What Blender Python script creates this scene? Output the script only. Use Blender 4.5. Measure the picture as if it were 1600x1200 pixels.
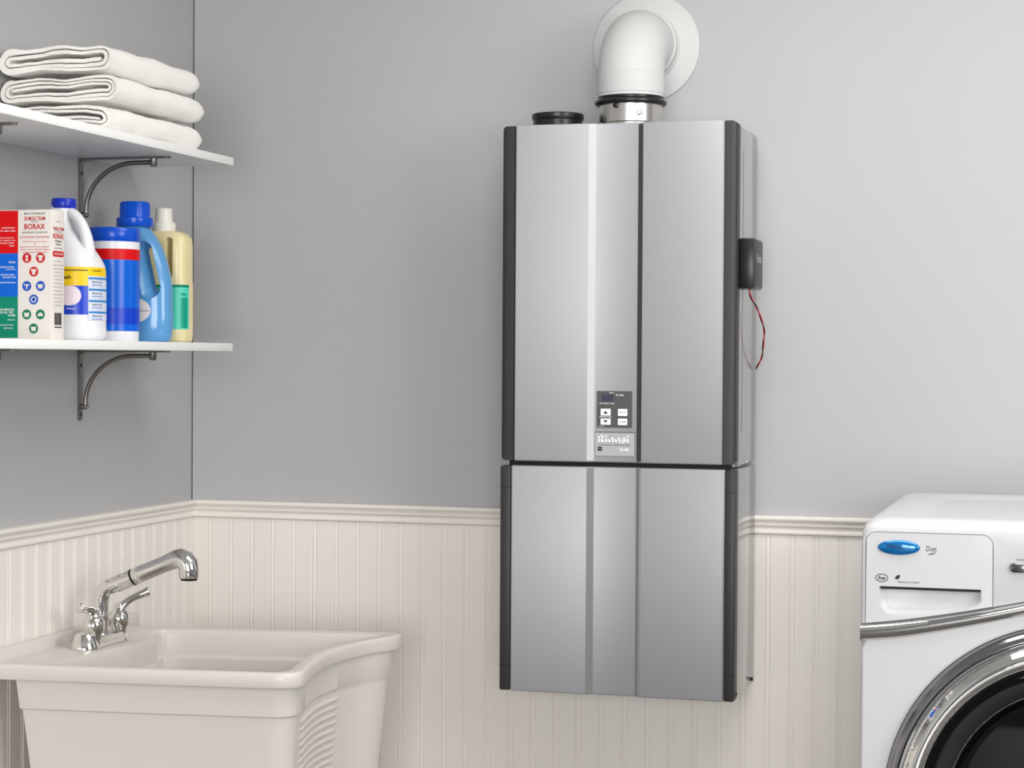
import bpy, bmesh, math, random
from mathutils import Vector, Matrix, noise

for o in list(bpy.data.objects): bpy.data.objects.remove(o)
S = bpy.context.scene
C = S.collection
PI = math.pi
random.seed(7)

# ---------------------------------------------------------------- camera
cam_d = bpy.data.cameras.new('camera'); cam = bpy.data.objects.new('camera', cam_d); C.objects.link(cam)
F, YAW, PITCH, ROLL = 3.1414, 0.28149, -0.01319, 0.0063
cam_d.sensor_width = 36.0; cam_d.lens = F * 1000 / 1600 * 36.0
cam_d.clip_start = 0.05
_f = Vector((-math.sin(YAW) * math.cos(PITCH), math.cos(YAW) * math.cos(PITCH), math.sin(PITCH)))
_r = Vector((math.cos(YAW), math.sin(YAW), 0)); _u = _r.cross(_f)
_r2 = _r * math.cos(ROLL) + _u * math.sin(ROLL); _u2 = _u * math.cos(ROLL) - _r * math.sin(ROLL)
M = Matrix.Identity(4)
for i in range(3): M[i][0] = _r2[i]; M[i][1] = _u2[i]; M[i][2] = -_f[i]
M.translation = Vector((1.93367, -4.1121, 1.44332))
cam.matrix_world = M
S.camera = cam

# ---------------------------------------------------------------- world, lights, exposure
S.view_settings.view_transform = 'Standard'; S.view_settings.look = 'None'
S.view_settings.gamma = 1.0; S.view_settings.use_curve_mapping = False
S.view_settings.exposure = 0.0
W = bpy.data.worlds.new('world'); S.world = W; W.use_nodes = True
W.node_tree.nodes['Background'].inputs[0].default_value = (0.97, 0.985, 1.02, 1)
W.node_tree.nodes['Background'].inputs[1].default_value = 0.22

def area(name, loc, target, sx, sy, power, col=(1, 1, 1)):
    d = bpy.data.lights.new(name, 'AREA'); d.shape = 'RECTANGLE'; d.size = sx; d.size_y = sy
    d.energy = power; d.color = col
    o = bpy.data.objects.new(name, d); C.objects.link(o); o.location = loc
    o.rotation_euler = (Vector(target) - Vector(loc)).to_track_quat('-Z', 'Y').to_euler()
    return o
area('rear_fill_light', (2.9, -9.0, 1.6), (0.6, 0, 1.2), 3.4, 2.6, 295, (1, 0.985, 0.97))  # added frontal fill from behind the camera
area('window_light', (4.2, -2.7, 2.1), (0.0, -1.0, 1.4), 1.6, 1.4, 60, (1, 0.985, 0.96))
area('ceiling_light', (1.75, -1.2, 2.58), (1.75, -1.2, 0), 1.5, 1.0, 24, (1, 0.985, 0.96))

# ---------------------------------------------------------------- materials
def mat(name, col, rough=0.5, metal=0.0, spec=0.5, bump=0.0, bscale=200.0, var=0.0, vscale=5.0, coat=0.0, trans=0.0, ior=1.45, emit=None):
    m = bpy.data.materials.new(name); m.use_nodes = True
    nt = m.node_tree; b = nt.nodes['Principled BSDF']
    b.inputs['Base Color'].default_value = (*col, 1); b.inputs['Roughness'].default_value = rough
    b.inputs['Metallic'].default_value = metal; b.inputs['Specular IOR Level'].default_value = spec
    b.inputs['Coat Weight'].default_value = coat; b.inputs['Transmission Weight'].default_value = trans
    b.inputs['IOR'].default_value = ior
    tc = None
    if bump or var:
        tc = nt.nodes.new('ShaderNodeTexCoord')
    if bump:
        n = nt.nodes.new('ShaderNodeTexNoise'); n.inputs['Scale'].default_value = bscale; n.inputs['Detail'].default_value = 3
        nt.links.new(tc.outputs['Object'], n.inputs['Vector'])
        bp = nt.nodes.new('ShaderNodeBump'); bp.inputs['Strength'].default_value = bump; bp.inputs['Distance'].default_value = 0.002
        nt.links.new(n.outputs['Fac'], bp.inputs['Height']); nt.links.new(bp.outputs['Normal'], b.inputs['Normal'])
    if var:
        n = nt.nodes.new('ShaderNodeTexNoise'); n.inputs['Scale'].default_value = vscale; n.inputs['Detail'].default_value = 4
        nt.links.new(tc.outputs['Object'], n.inputs['Vector'])
        r = nt.nodes.new('ShaderNodeValToRGB')
        r.color_ramp.elements[0].position = 0.3; r.color_ramp.elements[1].position = 0.7
        r.color_ramp.elements[0].color = (*[max(0, c * (1 - var)) for c in col], 1)
        r.color_ramp.elements[1].color = (*[min(1, c * (1 + var)) for c in col], 1)
        nt.links.new(n.outputs['Fac'], r.inputs['Fac']); nt.links.new(r.outputs['Color'], b.inputs['Base Color'])
    return m
def srgb(r, g, b):
    f = lambda c: (c / 255 / 12.92) if c / 255 <= 0.04045 else ((c / 255 + 0.055) / 1.055) ** 2.4
    return (f(r), f(g), f(b))
MT = {}
MT['wall'] = mat('grey_wall_paint', srgb(179, 179, 180), 0.55, bump=0.05, bscale=350, var=0.012, vscale=3)
MT['wood_white'] = mat('white_painted_wood', srgb(236, 231, 225), 0.35, bump=0.02, bscale=60, var=0.012, vscale=8)
MT['ceiling'] = mat('ceiling_paint', srgb(235, 235, 232), 0.8)
MT['floor'] = mat('floor_tile', srgb(96, 94, 92), 0.4, var=0.15, vscale=4)
MT['silver'] = mat('silver_metallic_paint', srgb(176, 177, 181), 0.48, metal=0.45, bump=0.06, bscale=1400, var=0.03, vscale=900)
MT['silver_side'] = mat('glossy_silver_paint', srgb(190, 190, 190), 0.16, metal=0.85)
MT['charcoal'] = mat('charcoal_plastic', srgb(48, 47, 47), 0.45)
MT['black'] = mat('black_plastic', srgb(22, 22, 23), 0.3)
MT['dark'] = mat('dark_cavity', srgb(12, 12, 12), 0.7)
MT['pvc'] = mat('white_vent_plastic', srgb(200, 200, 200), 0.5, spec=0.3)
MT['aluminium'] = mat('brushed_aluminium', srgb(205, 203, 200), 0.28, metal=1.0, bump=0.04, bscale=300)
MT['chrome'] = mat('chrome', (0.76, 0.75, 0.73), 0.045, metal=1.0)
MT['chrome_dark'] = mat('smoked_chrome', (0.30, 0.30, 0.31), 0.12, metal=1.0)
MT['nickel'] = mat('brushed_nickel', srgb(128, 126, 124), 0.3, metal=0.9)
MT['enamel'] = mat('white_enamel', srgb(206, 206, 208), 0.32, coat=0.08)
MT['tub'] = mat('white_moulded_plastic', srgb(218, 213, 207), 0.28, bump=0.02, bscale=500)
MT['laminate'] = mat('white_laminate', srgb(252, 252, 250), 0.3)
MT['glass_dark'] = mat('dark_door_glass', srgb(9, 9, 11), 0.03, spec=0.3)
MT['print_white'] = mat('white_print', srgb(250, 250, 250), 0.4)
MT['print_black'] = mat('black_print', srgb(40, 40, 42), 0.5)
MT['print_grey'] = mat('grey_print', srgb(120, 130, 124), 0.5)
MT['panel_grey'] = mat('control_panel_grey', srgb(82, 82, 82), 0.35)
MT['display'] = mat('display_window', srgb(62, 62, 82), 0.15)
MT['strip_grey'] = mat('grey_channel_strip', srgb(128, 128, 129), 0.45)
MT['strip_dark'] = mat('dark_channel_strip', srgb(66, 66, 67), 0.45)
MT['strip_reflection'] = mat('painted_slope_reflection', srgb(196, 196, 198), 0.4)  # bright reflection on the left channel slope, put into flat colour
MT['plate'] = mat('light_nameplate', srgb(184, 184, 187), 0.35, metal=0.3)
MT['red'] = mat('red_plastic_print', srgb(218, 0, 8), 0.4, spec=0.3)
MT['wire_red'] = mat('red_wire', srgb(190, 30, 36), 0.4)
MT['carton'] = mat('white_carton', srgb(232, 226, 220), 0.5)
MT['ct_blue'] = mat('carton_blue', srgb(0, 100, 212), 0.5, spec=0.3)
MT['ct_green'] = mat('carton_green', srgb(0, 138, 108), 0.5, spec=0.3)
MT['ic_red'] = mat('icon_red', srgb(205, 20, 36), 0.45)
MT['ic_blue'] = mat('icon_blue', srgb(22, 82, 190), 0.45)
MT['ic_green'] = mat('icon_green', srgb(14, 120, 80), 0.45)
MT['jug'] = mat('white_bottle_plastic', srgb(236, 236, 240), 0.3)
MT['cap_navy'] = mat('navy_cap', srgb(10, 40, 180), 0.3)
MT['yellow'] = mat('yellow_label', srgb(250, 208, 0), 0.35)
MT['label_blue'] = mat('blue_label', srgb(0, 60, 200), 0.3)
MT['tub_blue'] = mat('azure_label', srgb(0, 98, 216), 0.25, spec=0.35, coat=0.1)
MT['lid_blue'] = mat('blue_lid', srgb(0, 78, 200), 0.25, spec=0.4, coat=0.1)
MT['bottle_blue'] = mat('pearl_blue_plastic', srgb(92, 156, 208), 0.22, coat=0.3)
MT['cream'] = mat('cream_translucent_plastic', srgb(232, 218, 168), 0.25)
MT['cream_cap'] = mat('offwhite_cap', srgb(226, 224, 214), 0.35)
MT['teal'] = mat('teal_label', srgb(84, 214, 184), 0.35)
MT['teal_dark'] = mat('dark_teal_label', srgb(0, 158, 132), 0.35)
MT['pale_label'] = mat('pale_label', srgb(214, 220, 236), 0.4)
MT['cyan_bar'] = mat('cyan_label_bar', srgb(40, 130, 205), 0.4)
MT['pink'] = mat('pale_pink_label', srgb(240, 226, 236), 0.4)
MT['badge'] = mat('blue_badge', srgb(0, 116, 190), 0.12, metal=0.35, coat=0.8)

def terry():
    m = bpy.data.materials.new('white_terry_cotton'); m.use_nodes = True; nt = m.node_tree; b = nt.nodes['Principled BSDF']
    b.inputs['Base Color'].default_value = (*srgb(252, 249, 244), 1); b.inputs['Roughness'].default_value = 0.7
    b.inputs['Sheen Weight'].default_value = 0.4
    tc = nt.nodes.new('ShaderNodeTexCoord'); v = nt.nodes.new('ShaderNodeTexVoronoi'); v.inputs['Scale'].default_value = 420
    n = nt.nodes.new('ShaderNodeTexNoise'); n.inputs['Scale'].default_value = 60
    nt.links.new(tc.outputs['Object'], v.inputs['Vector']); nt.links.new(tc.outputs['Object'], n.inputs['Vector'])
    a = nt.nodes.new('ShaderNodeMath'); a.operation = 'ADD'
    nt.links.new(v.outputs['Distance'], a.inputs[0]); nt.links.new(n.outputs['Fac'], a.inputs[1])
    bp = nt.nodes.new('ShaderNodeBump'); bp.inputs['Strength'].default_value = 0.5; bp.inputs['Distance'].default_value = 0.002
    nt.links.new(a.outputs[0], bp.inputs['Height']); nt.links.new(bp.outputs['Normal'], b.inputs['Normal'])
    return m
MT['terry'] = terry()

# ---------------------------------------------------------------- mesh helpers
def me_from(verts, faces):
    me = bpy.data.meshes.new('mesh'); me.from_pydata([tuple(v) for v in verts], [], faces); me.update()
    bm = bmesh.new(); bm.from_mesh(me); bmesh.ops.recalc_face_normals(bm, faces=bm.faces); bm.to_mesh(me); bm.free()
    return me
def obj(name, me, m, parent=None, smooth=None):
    """link a mesh given in world coordinates; smooth = auto-smooth angle in degrees"""
    if isinstance(me, bmesh.types.BMesh):
        b = me; bmesh.ops.recalc_face_normals(b, faces=b.faces)
        me = bpy.data.meshes.new(name); b.to_mesh(me); b.free()
    me.name = name
    me.materials.clear(); me.materials.append(MT[m])
    o = bpy.data.objects.new(name, me); C.objects.link(o)
    if parent is not None:
        o.parent = parent
        o.matrix_parent_inverse = wm(parent).inverted()
    if smooth is not None: shade(me, smooth)
    return o
def wm(o):
    if o.parent is None: return o.matrix_basis.copy()
    return wm(o.parent) @ o.matrix_parent_inverse @ o.matrix_basis
def shade(me, ang):
    bm = bmesh.new(); bm.from_mesh(me)
    a = math.radians(ang)
    for f in bm.faces: f.smooth = True
    for e in bm.edges:
        if len(e.link_faces) == 2 and e.calc_face_angle(0) > a: e.smooth = False
    bm.to_mesh(me); bm.free()
def thing(name, label, cat, loc, group=None):
    o = bpy.data.objects.new(name, None); C.objects.link(o); o.location = loc; o.empty_display_size = 0.05
    o['label'] = label; o['category'] = cat
    if group: o['group'] = group
    return o
def tag(o, label, cat, group=None):
    o['label'] = label; o['category'] = cat
    if group: o['group'] = group
    return o
def struct(o): o['kind'] = 'structure'; return o

def box_bm(x0, x1, y0, y1, z0, z1, bev=0.0, seg=2, bm=None):
    own = bm is None
    b = bmesh.new()
    vs = [b.verts.new((x, y, z)) for x in (x0, x1) for y in (y0, y1) for z in (z0, z1)]
    for f in ((0, 1, 3, 2), (4, 6, 7, 5), (0, 4, 5, 1), (2, 3, 7, 6), (0, 2, 6, 4), (1, 5, 7, 3)): b.faces.new([vs[i] for i in f])
    bmesh.ops.recalc_face_normals(b, faces=b.faces)
    if bev: bmesh.ops.bevel(b, geom=list(b.edges), offset=bev, segments=seg, affect='EDGES', profile=0.5)
    if own: return b
    merge(bm, b); return bm
def merge(dst, src):
    me = bpy.data.meshes.new('tmp'); src.to_mesh(me); dst.from_mesh(me); bpy.data.meshes.remove(me); src.free()
def box(name, x0, x1, y0, y1, z0, z1, m, parent=None, bev=0.0, seg=2):
    return obj(name, box_bm(x0, x1, y0, y1, z0, z1, bev, seg), m, parent, 35 if bev else None)

def extrude(poly, a, b, axis):
    """closed 2-D polygon extruded from a to b; axis 'z': (x,y), 'y': (x,z), 'x': (y,z)"""
    mk = {'z': lambda p, t: (p[0], p[1], t), 'y': lambda p, t: (p[0], t, p[1]), 'x': lambda p, t: (t, p[0], p[1])}[axis]
    n = len(poly)
    v = [mk(p, a) for p in poly] + [mk(p, b) for p in poly]
    f = [(i, (i + 1) % n, n + (i + 1) % n, n + i) for i in range(n)] + [tuple(range(n)), tuple(range(n, 2 * n))]
    return me_from(v, f)

def loft(rings, close_ends=True, closed_ring=True):
    n = len(rings[0]); v = [p for r in rings for p in r]; f = []
    for k in range(len(rings) - 1):
        for i in range(n if closed_ring else n - 1):
            j = (i + 1) % n
            f.append((k * n + i, k * n + j, (k + 1) * n + j, (k + 1) * n + i))
    if close_ends and closed_ring:
        f.append(tuple(range(n))); f.append(tuple(range((len(rings) - 1) * n, len(rings) * n)))
    return me_from(v, f)

def lathe(profile, origin, axis='z', n=48):
    """profile = (radius, height) list; axis direction through origin"""
    o = Vector(origin); rings = []
    for r, h in profile:
        ring = []
        for i in range(n):
            a = 2 * PI * i / n; c, s = r * math.cos(a), r * math.sin(a)
            p = {'z': Vector((c, s, h)), 'y': Vector((c, h, s)), 'x': Vector((h, c, s))}[axis]
            ring.append(o + p)
        rings.append(ring)
    return loft(rings)
def lathe_bowl(profile, origin, axis='z', n=48, flip=False):
    return lathe(profile, origin, axis, n)

def tube(path, rad, n=14, flat=(1, 1), caps=True, up=Vector((0, 0, 1))):
    path = [Vector(p) for p in path]; N = len(path)
    if not isinstance(rad, (list, tuple)): rad = [rad] * N
    rings = []; prev = None
    for i, p in enumerate(path):
        t = (path[min(i + 1, N - 1)] - path[max(i - 1, 0)]).normalized()
        if prev is None:
            a = up if abs(t.dot(up)) < 0.95 else Vector((0, 1, 0))
            u = a.cross(t).normalized()
        else:
            u = (prev - t * prev.dot(t)).normalized()
        prev = u; w = t.cross(u)
        rings.append([p + (u * math.cos(2 * PI * k / n) * flat[0] + w * math.sin(2 * PI * k / n) * flat[1]) * rad[i] for k in range(n)])
    return loft(rings, caps)
def catmull(pts, sub=8):
    pts = [Vector(p) for p in pts]; P = [pts[0] * 2 - pts[1]] + pts + [pts[-1] * 2 - pts[-2]]; out = []
    for i in range(1, len(P) - 2):
        for k in range(sub):
            t = k / sub; a, b, c, d = P[i - 1:i + 3]
            out.append(0.5 * ((2 * b) + (c - a) * t + (2 * a - 5 * b + 4 * c - d) * t * t + (3 * b - a - 3 * c + d) * t ** 3))
    out.append(pts[-1]); return out
def arc2(cx, cy, r, a0, a1, n=8):
    return [(cx + r * math.cos(math.radians(a0 + (a1 - a0) * i / n)), cy + r * math.sin(math.radians(a0 + (a1 - a0) * i / n))) for i in range(n + 1)]
def rrect(x0, x1, y0, y1, r, n=6):
    return arc2(x1 - r, y1 - r, r, 0, 90, n) + arc2(x0 + r, y1 - r, r, 90, 180, n) + arc2(x0 + r, y0 + r, r, 180, 270, n) + arc2(x1 - r, y0 + r, r, 270, 360, n)
def chaikin(p, it=2):
    for _ in range(it):
        q = []
        for i in range(len(p)):
            a, b = p[i], p[(i + 1) % len(p)]
            q.append((a[0] * .75 + b[0] * .25, a[1] * .75 + b[1] * .25)); q.append((a[0] * .25 + b[0] * .75, a[1] * .25 + b[1] * .75))
        p = q
    return p

# lettering: built-in vector font turned into flat mesh; fn maps (u, v) -> world
def text_mesh(s, width=None, height=None, bold=0.0, shear=0.0, align='CENTER', ext=0.0):
    cu = bpy.data.curves.new('txt', 'FONT'); cu.body = s; cu.size = 1.0; cu.offset = bold; cu.shear = shear; cu.resolution_u = 3
    o = bpy.data.objects.new('txt', cu); C.objects.link(o)
    dg = bpy.context.evaluated_depsgraph_get(); dg.update()
    me = bpy.data.meshes.new_from_object(o.evaluated_get(dg))
    C.objects.unlink(o); bpy.data.objects.remove(o); bpy.data.curves.remove(cu)
    xs = [v.co.x for v in me.vertices]; ys = [v.co.y for v in me.vertices]
    x0, x1, y0, y1 = min(xs), max(xs), min(ys), max(ys)
    sx = (width / (x1 - x0)) if width else None; sy = (height / (y1 - y0)) if height else None
    if sx is None: sx = sy
    if sy is None: sy = sx
    for v in me.vertices:
        v.co.x = (v.co.x - (x0 + x1) / 2) * sx; v.co.y = (v.co.y - (y0 + y1) / 2) * sy
    return me
def letter(name, s, fn, m, parent, width=None, height=None, bold=0.0, shear=0.0):
    me = text_mesh(s, width, height, bold, shear)
    for v in me.vertices: v.co = Vector(fn(v.co.x, v.co.y))
    return obj(name, me, m, parent)
def flat_poly(name, poly, fn, m, parent):
    v = [fn(*p) for p in poly]
    return obj(name, me_from(v, [tuple(range(len(v)))]), m, parent)
def decal(name, poly, fn, m, parent, thick=0.0006):
    """thin printed label with its own thickness; fn(u, v, d)"""
    n = len(poly)
    v = [fn(p[0], p[1], 0) for p in poly] + [fn(p[0], p[1], thick) for p in poly]
    f = [(i, (i + 1) % n, n + (i + 1) % n, n + i) for i in range(n)] + [tuple(range(n)), tuple(range(n, 2 * n))]
    return obj(name, me_from(v, f), m, parent)
def rect(x0, x1, y0, y1): return [(x0, y0), (x1, y0), (x1, y1), (x0, y1)]
def disc(cx, cy, r, n=20, ry=None): return [(cx + r * math.cos(2 * PI * i / n), cy + (ry or r) * math.sin(2 * PI * i / n)) for i in range(n)]

def boolean(me_a, me_b):
    a = bpy.data.objects.new('a', me_a); b = bpy.data.objects.new('b', me_b); C.objects.link(a); C.objects.link(b)
    md = a.modifiers.new('b', 'BOOLEAN'); md.operation = 'DIFFERENCE'; md.object = b; md.solver = 'EXACT'
    dg = bpy.context.evaluated_depsgraph_get(); dg.update()
    me = bpy.data.meshes.new_from_object(a.evaluated_get(dg))
    for o in (a, b): C.objects.unlink(o); bpy.data.objects.remove(o)
    return me

# ================================================================ THE ROOM
RX, RY, RZ = 4.3, -5.6, 2.62
struct(box('floor', -0.12, RX, RY, 0.12, -0.1, 0.0, 'floor'))
struct(box('ceiling', -0.12, RX, RY, 0.12, RZ, RZ + 0.1, 'ceiling'))
wall_b = struct(box('wall_back', 0.0035, RX, 0.0, 0.12, 0.0, RZ, 'wall'))
wall_l = struct(box('wall_left', -0.12, 0.0, RY, 0.12, 0.0, RZ, 'wall'))

# beadboard wainscot: every plank its own piece, mesh shared
PW = 0.0498; PT = 1.087
prof = [(0.0, 0.0), (0.0, 0.0082), (0.0010, 0.0082), (0.0024, 0.0100), (0.0392, 0.0100), (0.0404, 0.0080), (0.0412, 0.0080)]
prof += [(0.0452 + 0.0036 * math.cos(math.radians(a)), 0.0082 + 0.0018 * math.sin(math.radians(a))) for a in (180, 135, 90, 45, 0)]
prof += [(PW, 0.0082), (PW, 0.0)]
plank_b = extrude([(u, -v) for u, v in prof], 0.0, PT, 'z'); plank_b.materials.append(MT['wood_white'])
plank_l = extrude([(v, -u) for u, v in prof], 0.0, PT, 'z'); plank_l.materials.append(MT['wood_white'])
for i in range(50):
    o = bpy.data.objects.new('plank', plank_b); C.objects.link(o); o.parent = wall_b; o.location = (0.0105 + i * PW - 0.006, 0, 0)
for i in range(46):
    o = bpy.data.objects.new('plank', plank_l); C.objects.link(o); o.parent = wall_l; o.location = (0, -0.0102 - i * PW, 0)

rail = [(0.0, 1.084), (0.012, 1.084), (0.0165, 1.0865), (0.0168, 1.0905), (0.0135, 1.0935), (0.0140, 1.0975), (0.0195, 1.1035), (0.0200, 1.1075),
        (0.0165, 1.1100), (0.0170, 1.1115), (0.0245, 1.1135), (0.0262, 1.1170), (0.0258, 1.1210), (0.0235, 1.1230), (0.0, 1.1230)]
n = len(rail)
v = [(p[0], -p[0], p[1]) for p in rail] + [(2.6, -p[0], p[1]) for p in rail]
fc = [(i, (i + 1) % n, n + (i + 1) % n, n + i) for i in range(n)] + [tuple(range(n)), tuple(range(n, 2 * n))]
struct(obj('trim_1', me_from(v, fc), 'wood_white', None, 30))
v = [(p[0], -p[0], p[1]) for p in rail] + [(p[0], -2.4, p[1]) for p in rail]
struct(obj('trim_2', me_from(v, fc), 'wood_white', None, 30))

# ================================================================ WATER HEATER
HY = -0.2735; HB = -0.028
WH = thing('water_heater', 'tall wall-hung silver tankless water heater with charcoal corner trims', 'water heater', (1.036, HB, 0.7795))
ZT, ZM, ZB = 1.9043, 1.2380, 0.7795
box('casing', 0.804, 1.2712, -0.236, HB, 1.231, ZT - 0.004, 'silver_side', WH, 0.010, 3)
box('lower_casing', 0.804, 1.2712, -0.250, HB, ZB + 0.002, 1.2285, 'silver_side', WH, 0.004, 2)
box('seam_gasket', 0.815, 1.258, -0.258, -0.22, 1.222, 1.244, 'dark', WH)
def front_panel(name, x0, x1, z0, z1, cx):
    a, b, c, d = cx
    y1 = HY + 0.0075; yb = HY + 0.040
    poly = [(x0, yb), (x0, HY + 0.003), (x0 + 0.003, HY), (a, HY), (a + 0.003, HY + 0.0008), (b - 0.002, y1 - 0.0005), (b, y1), (c, y1), (c + 0.002, y1 - 0.0005), (d - 0.002, HY + 0.0008), (d, HY), (x1 - 0.003, HY), (x1, HY + 0.003), (x1, yb)]
    cxm = (x0 + x1) / 2
    def ring(z, ins):
        return [(cxm + (px - cxm) * (1 - ins * 0.15 / 0.2), min(py + ins, yb), z) for px, py in poly]
    r = [ring(z0, 0.004), ring(z0 + 0.0012, 0.0012), ring(z0 + 0.004, 0), ring(z1 - 0.004, 0), ring(z1 - 0.0012, 0.0012), ring(z1, 0.004)]
    return obj(name, loft(r), 'silver', WH, 40)
door = front_panel('front_door', 0.8275, 1.2470, ZM, ZT, (0.976, 0.992, 1.076, 1.087))
lowc = front_panel('pipe_cover', 0.8225, 1.2520, ZB, 1.2290, (0.976, 0.990, 1.076, 1.086))
def strip(name, z0, z1, m, par):  # coloured strip laid along the right slope of the channel
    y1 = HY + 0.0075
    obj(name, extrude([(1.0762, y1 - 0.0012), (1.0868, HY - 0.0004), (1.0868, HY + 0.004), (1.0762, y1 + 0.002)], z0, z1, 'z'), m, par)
def strip_l(name, z0, z1, m, par):  # left channel slope: its reflected brightness is put into the strip colour
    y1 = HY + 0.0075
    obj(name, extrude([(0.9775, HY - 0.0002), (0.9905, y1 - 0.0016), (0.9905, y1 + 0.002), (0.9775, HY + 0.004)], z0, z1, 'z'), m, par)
strip_l('channel_strip', ZM + 0.003, ZT - 0.004, 'strip_reflection', WH)
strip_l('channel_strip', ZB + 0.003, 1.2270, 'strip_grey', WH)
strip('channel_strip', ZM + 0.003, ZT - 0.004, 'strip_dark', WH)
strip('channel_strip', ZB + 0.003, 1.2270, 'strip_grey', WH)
for x0, x1, s in ((0.8000, 0.8262, -1), (1.2483, 1.2722, 1)):
    bm = box_bm(x0, x1, HY + 0.0005, HY + 0.045, ZM + 0.001, ZT - 0.002)
    ed = []
    xo = x0 if s < 0 else x1
    for e in bm.edges:
        a, b = e.verts
        if all(abs(w.co.x - xo) < 1e-5 for w in (a, b)) : ed.append(e)
    bmesh.ops.bevel(bm, geom=ed, offset=0.011, segments=5, affect='EDGES', profile=0.5)
    obj('corner_trim', bm, 'charcoal', WH, 35)
for x0, x1 in ((0.8005, 0.8215), (1.2530, 1.2722)):
    c = box('lower_corner_trim', x0, x1, HY + 0.0005, HY + 0.040, ZB + 0.001, 1.2280, 'charcoal', WH, 0.0025, 2)
    for zz in (1.185, 0.83):
        box('trim_joint', x0 - 0.0002, x1 + 0.0002, HY + 0.0002, HY + 0.01, zz, zz + 0.0012, 'dark', c)
# side panel seam, hem, screws
box('side_seam', 1.2709, 1.2716, -0.1995, -0.1975, 1.30, 1.852, 'charcoal', WH)
for y0 in (-0.242, -0.050):
    s = lathe([(0.0, 0.0), (0.0035, 0.0), (0.0042, 0.0012), (0.0042, 0.002), (0.002, 0.0034), (0.0, 0.0036)], (1.2705, y0, ZB + 0.012), 'x', 14)
    obj('screw', s, 'black', WH, 40)
for y0, z0 in ((-0.225, 1.222), (-0.12, 1.225)):
    obj('screw', lathe([(0.0, 0.0), (0.003, 0.0), (0.003, 0.001), (0.0, 0.0018)], (1.2708, y0, z0 + 0.012), 'x', 12), 'aluminium', WH, 40)
box('wall_bracket', 0.86, 1.21, HB - 0.01, -0.0005, 1.80, 1.86, 'aluminium', WH)
# channel step helper for print on the recessed strip
YR = HY + 0.0075
def hfn(u, v, d=0.0): return (u, YR - 0.0008 - d, v)
cp = decal('control_panel', rrect(0.996, 1.0665, 1.3070, 1.3785, 0.0012, 3), hfn, 'panel_grey', WH, 0.0012)
def cfn(u, v, d=0.0): return (u, YR - 0.0021 - d, v)
X0, X1, Z0, Z1 = 0.996, 1.0665, 1.3070, 1.3785
def pc(px, py): return (X0 + (px - 135) / 950 * (X1 - X0), Z1 - (py - 100) / 1040 * (Z1 - Z0))  # from the close-up grid
def prect(a, b, c, d): p, q = pc(a, b), pc(c, d); return rect(p[0], q[0], q[1], p[1])
decal('display', prect(268, 195, 580, 395), cfn, 'display', cp, 0.0004)
for a, b, c, d in ((245, 605, 515, 800), (245, 885, 515, 1060), (715, 605, 965, 805), (715, 880, 965, 1065)):
    p, q = pc(a, b), pc(c, d)
    bt = decal('button', rrect(p[0], q[0], q[1], p[1], 0.0012, 3), cfn, 'print_white', cp, 0.0012)
    def bfn(u, v, dd=0.0): return (u, YR - 0.0034 - dd, v)
    if a == 245 and b == 605:
        decal('arrow', [pc(310, 745), pc(440, 745), pc(380, 660)], bfn, 'print_black', bt, 0.0002)
    elif a == 245:
        decal('arrow', [pc(310, 930), pc(440, 930), pc(380, 1005)], bfn, 'print_black', bt, 0.0002)
    else:
        cx, cz = pc(842, (b + d) / 2)
        letter('lettering', 'Priority' if b == 605 else 'On/Off', lambda u, v: bfn(u + cx, v + cz), 'print_black', bt, width=0.0130, bold=0.015)
for s, px, py, w in (('Rinnai', 540, 145, 0.0085), ('In Use', 760, 205, 0.0150), ('Hot Water Temp.', 415, 455, 0.0300), ('TEMPERATURE', 370, 838, 0.0245), ('Controller', 265, 1100, 0.0110)):
    cx, cz = pc(px, py)
    letter('lettering', s, lambda u, v: cfn(u + cx, v + cz, 0.0003), 'print_white', cp, width=w, bold=0.012)
npl = decal('nameplate', rrect(0.9935, 1.0720, 1.2515, 1.2970, 0.0015, 3), hfn, 'plate', WH, 0.0016)
box('nameplate_lip', 0.9930, 1.0725, YR - 0.0028, YR, 1.2972, 1.2986, 'panel_grey', WH)
def nfn(u, v, d=0.0): return (u, YR - 0.0026 - d, v)
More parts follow.
